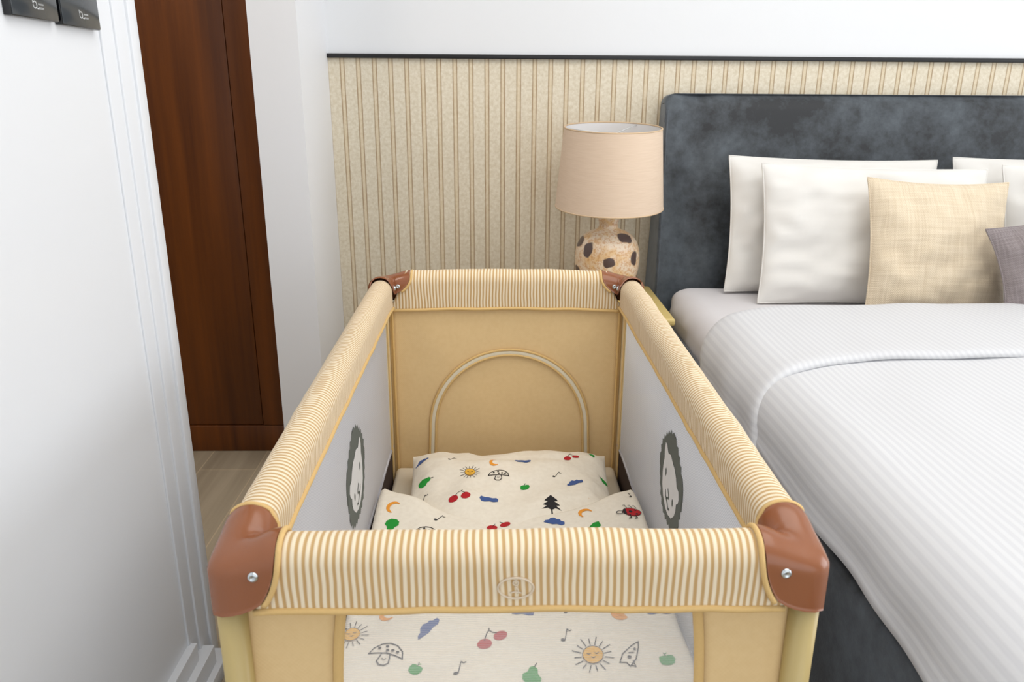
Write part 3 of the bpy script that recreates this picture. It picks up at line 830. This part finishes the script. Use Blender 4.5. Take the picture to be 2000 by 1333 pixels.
R0, R1, Z0, Z1 = .175, .154, .297, .546
vs, fs = grid_rows(bm, [[((R0+(R1-R0)*i/12)*math.cos(a*2*PI/80), (R0+(R1-R0)*i/12)*math.sin(a*2*PI/80), Z0+(Z1-Z0)*i/12) for a in range(80)] for i in range(13)], closed=True)
sh = obj('lamp_shade', bm, [M['shade']], lamp)
bm = bmesh.new()
grid_rows(bm, [[((R0+(R1-R0)*i/12-.0025)*math.cos(a*2*PI/80), (R0+(R1-R0)*i/12-.0025)*math.sin(a*2*PI/80), Z0+(Z1-Z0)*i/12) for a in range(80)] for i in range(13)], closed=True, flip=True)
obj('shade_lining', bm, M['shade_in'], sh)
for nme, r, z in (('lower_rim', R0, Z0), ('upper_rim', R1, Z1)):
    bm = bmesh.new(); tube(bm, [((r-.001)*math.cos(a*2*PI/64), (r-.001)*math.sin(a*2*PI/64), z) for a in range(64)], .0024, 8, closed=True); obj(nme, bm, M['rim'], sh)
bm = bmesh.new()
for k in range(3):
    a = k*2*PI/3+.9; tube(bm, [(0.01*math.cos(a), .01*math.sin(a), Z1-.02), (R1*.98*math.cos(a), R1*.98*math.sin(a), Z1-.004)], .0018, 8)
tube(bm, [(.013*math.cos(a*PI/8), .013*math.sin(a*PI/8), Z1-.02) for a in range(16)], .002, 6, closed=True)
tube(bm, [(0, .013, Z1-.02), (0, .05, .46), (0, .03, .39), (0, .012, .365)], .0015, 6)
obj('shade_carrier', bm, M['white_metal'], sh)

sh.matrix_local = Matrix.Translation((0, 0, .42)) @ Matrix.Rotation(math.radians(4.2), 4, 'X') @ Matrix.Translation((0, 0, -.42))
# ------------------------------------------------------------------ bed
BX0, BX1 = .57, 2.43
bed = empty('bed', ((BX0+BX1)/2, 1.6, 0))
tag(bed, 'upholstered double bed with a dark grey velvet headboard and frame, right of the cot', 'bed')
BL = Vector(((BX0+BX1)/2, 1.6, 0))
def bobj(name, bm, mat, smooth=True, par=None):
    bm.transform(Matrix.Translation(-BL)); return obj(name, bm, mat, par or bed, smooth)
def headboard():
    bm = bmesh.new(); X0, X1 = .546, 2.455; H = 1.228; nz, nx = 44, 90
    def fy(z): return 2.715-.105*max(0, (1.2-z)/.75)**1.0 if z > .45 else 2.61
    rows = []; zz = [.10+(H-.10)*i/nz for i in range(nz+1)]
    edge = []
    for i, z in enumerate(zz):
        row = []
        for j in range(nx+1):
            xa = X0+.020*max(0, (z-.5)/.73); xb = X1-.020*max(0, (z-.5)/.73)
            x = xa+(xb-xa)*(.5-.5*math.cos(PI*j/nx)*1.0)
            dx = min(x-xa, xb-x)
            dent = .028*math.exp(-((dx-.0)/.035)**2)          # face turns back near the side edges
            dt = H-z
            rt = .040
            y = fy(z)+dent*0+ (rt-math.sqrt(max(0, rt*rt-(rt-min(dt, rt))**2)))*.9
            y += -.014*math.exp(-((dx-.0)/.05)**2) + .012*math.exp(-((dx-.11)/.05)**2)
            rr = .040; zz_ = z - (rr-math.sqrt(max(0, rr*rr-(rr-min(dx, rr))**2)))*.8*max(0, 1-(H-z)/.14)
            row.append((x, y, zz_))
        rows.append(row)
    back = [(x, 2.79, z) for (x, y, z) in rows[-1]]
    vs, _ = grid_rows(bm, rows + [[(p[0], 2.74, p[2]+.002) for p in rows[-1]], back])
    # sides
    for c in (0, -1):
        grid_rows(bm, [[(r[c][0], r[c][1]+(2.79-r[c][1])*k/8, r[c][2]) for k in range(9)] for r in rows])
    grid_rows(bm, [[(x, 2.79, z) for x in (X0+.024, X1-.024)] for z in (zz[0], H-.03)])
    grid_rows(bm, [[(x, y, zz[0]) for x in (X0, X1)] for y in (2.61, 2.79)])
    weld(bm, 1e-4); recalc(bm)
    hb = bobj('headboard', bm, M['velvet'])
    es = hb.modifiers.new('b', 'BEVEL'); es.width = .010; es.segments = 4; es.limit_method = 'ANGLE'; es.angle_limit = math.radians(55)
    for c, sg in ((0, -1), (-1, 1)):
        pb = bmesh.new(); tube(pb, [(r[c][0]-sg*.006, r[c][1]-.001, r[c][2]) for r in rows[:-1]], .004, 8); bobj('edge_piping', pb, M['velvet'], par=hb)
headboard()
bm = bmesh.new(); box(bm, (BX0+.012, .53, .20), (BX1-.012, 2.60, .40)); bobj('slat_base', bm, M['black_plastic'], False)
for q in ((BX0-.018, .47, BX0+.010, 2.60), (BX1-.010, .47, BX1+.018, 2.60), (BX0-.018, .47, BX1+.018, .52)):
    bm = bmesh.new(); box(bm, (q[0], q[1], .09), (q[2], q[3], .50), .012, 4); bobj('side_rail', bm, M['velvet'])
for a in (BX0+.1, BX1-.1):
    for b in (.66, 2.5):
        bm = bmesh.new(); tube(bm, [(a, b, 0), (a, b, .095)], [.022, .028], 14); bobj('foot', bm, M['black_plastic'])
# mattress
def sup_box(a, b, r, n=10):
    bm = bmesh.new(); box(bm, a, b, r, n); return bm
bm = sup_box((BX0+.013, .55, .401), (BX1-.013, 2.598, .603), .075, 10)
bmesh.ops.subdivide_edges(bm, edges=[e for e in bm.edges if e.calc_length() > .3], cuts=24, use_grid_fill=True)
for v in bm.verts:
    if v.co.z > .50:
        q = v.co; k = noise.noise(Vector((q.x*6, q.y*6, q.z*6)))*.004
        cr = math.exp(-((q.x-BX0)/.12)**2)
        k += cr*.006*math.sin((q.y*1.0+q.z*1.6)*42)*max(0, min(1, (q.y-1.9)/.3))
        q.x += -k if q.x < 1 else k; q.z += k*.5
bobj_m = obj('mattress', bm, M['sheet']); tag(bobj_m, 'thick mattress in a smooth white sheet, lying on the dark bed frame', 'mattress')
# duvet: profile across the bed swept along its length
def duvet_profile(off, hem):
    """list of (x, z): left hem, up, over the mattress, down the right side"""
    zt = .642+off; xl = BX0-.008-off; R = .085
    P = []
    for i in range(10): P.append((xl-.012*(1-i/10)**1.3, hem+(zt-R-hem)*i/10))
    for i in range(13):
        a = i/12*PI/2; P.append((xl+R-R*math.cos(a), zt-R+R*math.sin(a)))
    Lp = P; mid = (BX0+BX1)/2; m = 34; x0 = P[-1][0]
    half = Lp + [(x0+(mid-x0)*i/m, zt+.016*math.sin(i/m*PI/2)) for i in range(1, m+1)]
    return half + [(2*mid-x, z) for x, z in reversed(half[:-1])]
def duvet(name, y0, y1, off, hem, thick, par, round0=False, round1=True, seed=0):
    bm = bmesh.new(); uvl = bm.loops.layers.uv.new('UVMap')
    ny = max(14, int((y1-y0)/.022)); P = duvet_profile(0, hem); n = len(P)
    arc = [0]
    for a, b in zip(P, P[1:]): arc.append(arc[-1]+math.dist(a, b))
    nrm = []
    for i in range(n):
        a = P[max(0, i-1)]; b = P[min(n-1, i+1)]; dx, dz = b[0]-a[0], b[1]-a[1]; l = math.hypot(dx, dz); nrm.append((-dz/l, dx/l))
    def shell(sgn):
        rows = []
        for j in range(ny+1):
            y = y0+(y1-y0)*j/ny; e = 1
            if round1: e = min(e, math.sqrt(max(0, 1-(1-min(1, (y1-y)/thick))**2)))
            if round0: e = min(e, math.sqrt(max(0, 1-(1-min(1, (y-y0)/thick))**2)))
            row = []
            for i, (x, z) in enumerate(P):
                he = min(1, min(arc[i], arc[-1]-arc[i])/.02); he = math.sqrt(max(0, 1-(1-he)**2))
                w = noise.noise(Vector((arc[i]*2.6, y*1.7, seed)))*.010 + noise.noise(Vector((arc[i]*7, y*4.5, seed+9)))*.0045
                side = max(0, min(1, (.62-z)/.2)); w += side*.006*math.sin(y*21+2*math.sin(y*7)+arc[i]*6)
                w += .0028*math.sin(y*2.3+1)*side
                d = off + w + (thick/2)*e*he*sgn
                hz = side*.006*math.sin(y*13+seed)
                hs = max(0, 1-min(arc[i], arc[-1]-arc[i])/.42)**1.6; ys = -.20*hs*(1 if round0 else ((y-y0)/(y1-y0))**6)
                row.append((x+nrm[i][0]*d, y+ys+.006*noise.noise(Vector((arc[i]*3, seed, 5))), z+nrm[i][1]*d+hz*(1 if i < 6 or i > n-7 else 0)))
            rows.append(row)
        return rows
    A, B = shell(1), shell(-1)
    va, fa = grid_rows(bm, A); vb, fb = grid_rows(bm, B, flip=True)
    for k, f in enumerate(fa + fb):
        i = k % (n-1)
        kk = k % len(fa); r_, i = divmod(kk, n-1)
        seq = [i, i+1, i+1, i] if k < len(fa) else [i, i+1, i+1, i][::-1]
        rs = [r_, r_, r_+1, r_+1] if k < len(fa) else [r_, r_, r_+1, r_+1][::-1]
        for lp, a_, b_ in zip(f.loops, seq, rs): lp[uvl].uv = (arc[a_], b_*.02)
    per = [(0, i) for i in range(n)]+[(j, n-1) for j in range(1, ny+1)]+[(ny, i) for i in range(n-2, -1, -1)]+[(j, 0) for j in range(ny-1, 0, -1)]
    grid_rows(bm, [[A[j][i] for j, i in per], [B[j][i] for j, i in per]], closed=True)
    weld(bm, 1e-4); recalc(bm)
    return obj(name, bm, M['duvet'], par)
dv = duvet('duvet', .50, 2.04, 0, .512, .034, None, False, True, 1)
tag(dv, 'white striped duvet spread over the bed and hanging down its side', 'duvet')
duvet('folded_edge', 1.62, 2.08, .017, .495, .020, dv, True, True, 4)

# pillows on the bed
def stand_pillow(name, w, h, t, loc, tilt, mat, label, cat, rz=0, ry=0, seed=1, group=None, wr=.006, pinch=.04, pw=3.2, flange=True):
    root = empty(name, loc, 0); root.rotation_euler = (math.radians(90-tilt), math.radians(ry), math.radians(rz)); tag(root, label, cat, group)
    bm = pillow_bm(w, h, t, 48, pw, seed, wr, pinch); obj('pillow_body', bm, M[mat], root)
    if flange:
        bm = bmesh.new(); N = 60; pts = []
        def ed(u, v): return Vector((u*w/2*(1-pinch*(1-v*v)*abs(u)**3), v*h/2*(1-pinch*(1-u*u)*abs(v)**3), 0))
        for i in range(N): pts.append(ed(-1+2*i/N, -1))
        for i in range(N): pts.append(ed(1, -1+2*i/N))
        for i in range(N): pts.append(ed(1-2*i/N, 1))
        for i in range(N): pts.append(ed(-1, 1-2*i/N))
        tube(bm, pts, .0028, 6, closed=True); obj('edge_seam', bm, M[mat], root)
    return root
G = 'white pillows against the headboard'
stand_pillow('bed_pillow', .70, .435, .12, (1.095, 2.520, .819), 12, 'pillow', 'rear white pillow of the left pair, leaning on the grey headboard', 'pillow', rz=3, ry=1.2, seed=2, group=G, wr=.009)
stand_pillow('bed_pillow', .715, .43, .12, (1.172, 2.385, .809), 15, 'pillow', 'front white pillow of the left pair, behind the tan cushion', 'pillow', rz=1, ry=1.4, seed=5, group=G, wr=.009)
stand_pillow('bed_pillow', .68, .435, .12, (1.83, 2.520, .822), 12, 'pillow', 'rear white pillow of the right pair, cut off by the right edge', 'pillow', rz=-1, seed=8, group=G, wr=.009)
stand_pillow('bed_pillow', .70, .43, .12, (1.925, 2.385, .814), 15, 'pillow', 'front white pillow of the right pair, at the right edge behind the grey cushion', 'pillow', seed=11, group=G, wr=.009)
stand_pillow('tan_cushion', .43, .41, .12, (1.297, 2.240, .794), 17, 'cushion_tan', 'square tan linen cushion standing before the white pillows', 'cushion', rz=2, ry=2, seed=14, pinch=.07, pw=2.6)
stand_pillow('grey_cushion', .48, .26, .12, (1.625, 2.115, .785), 22, 'cushion_grey', 'small grey cushion standing beside the tan one, cut by the right edge', 'cushion', rz=6, ry=-8, seed=17, pinch=.08, pw=2.6)
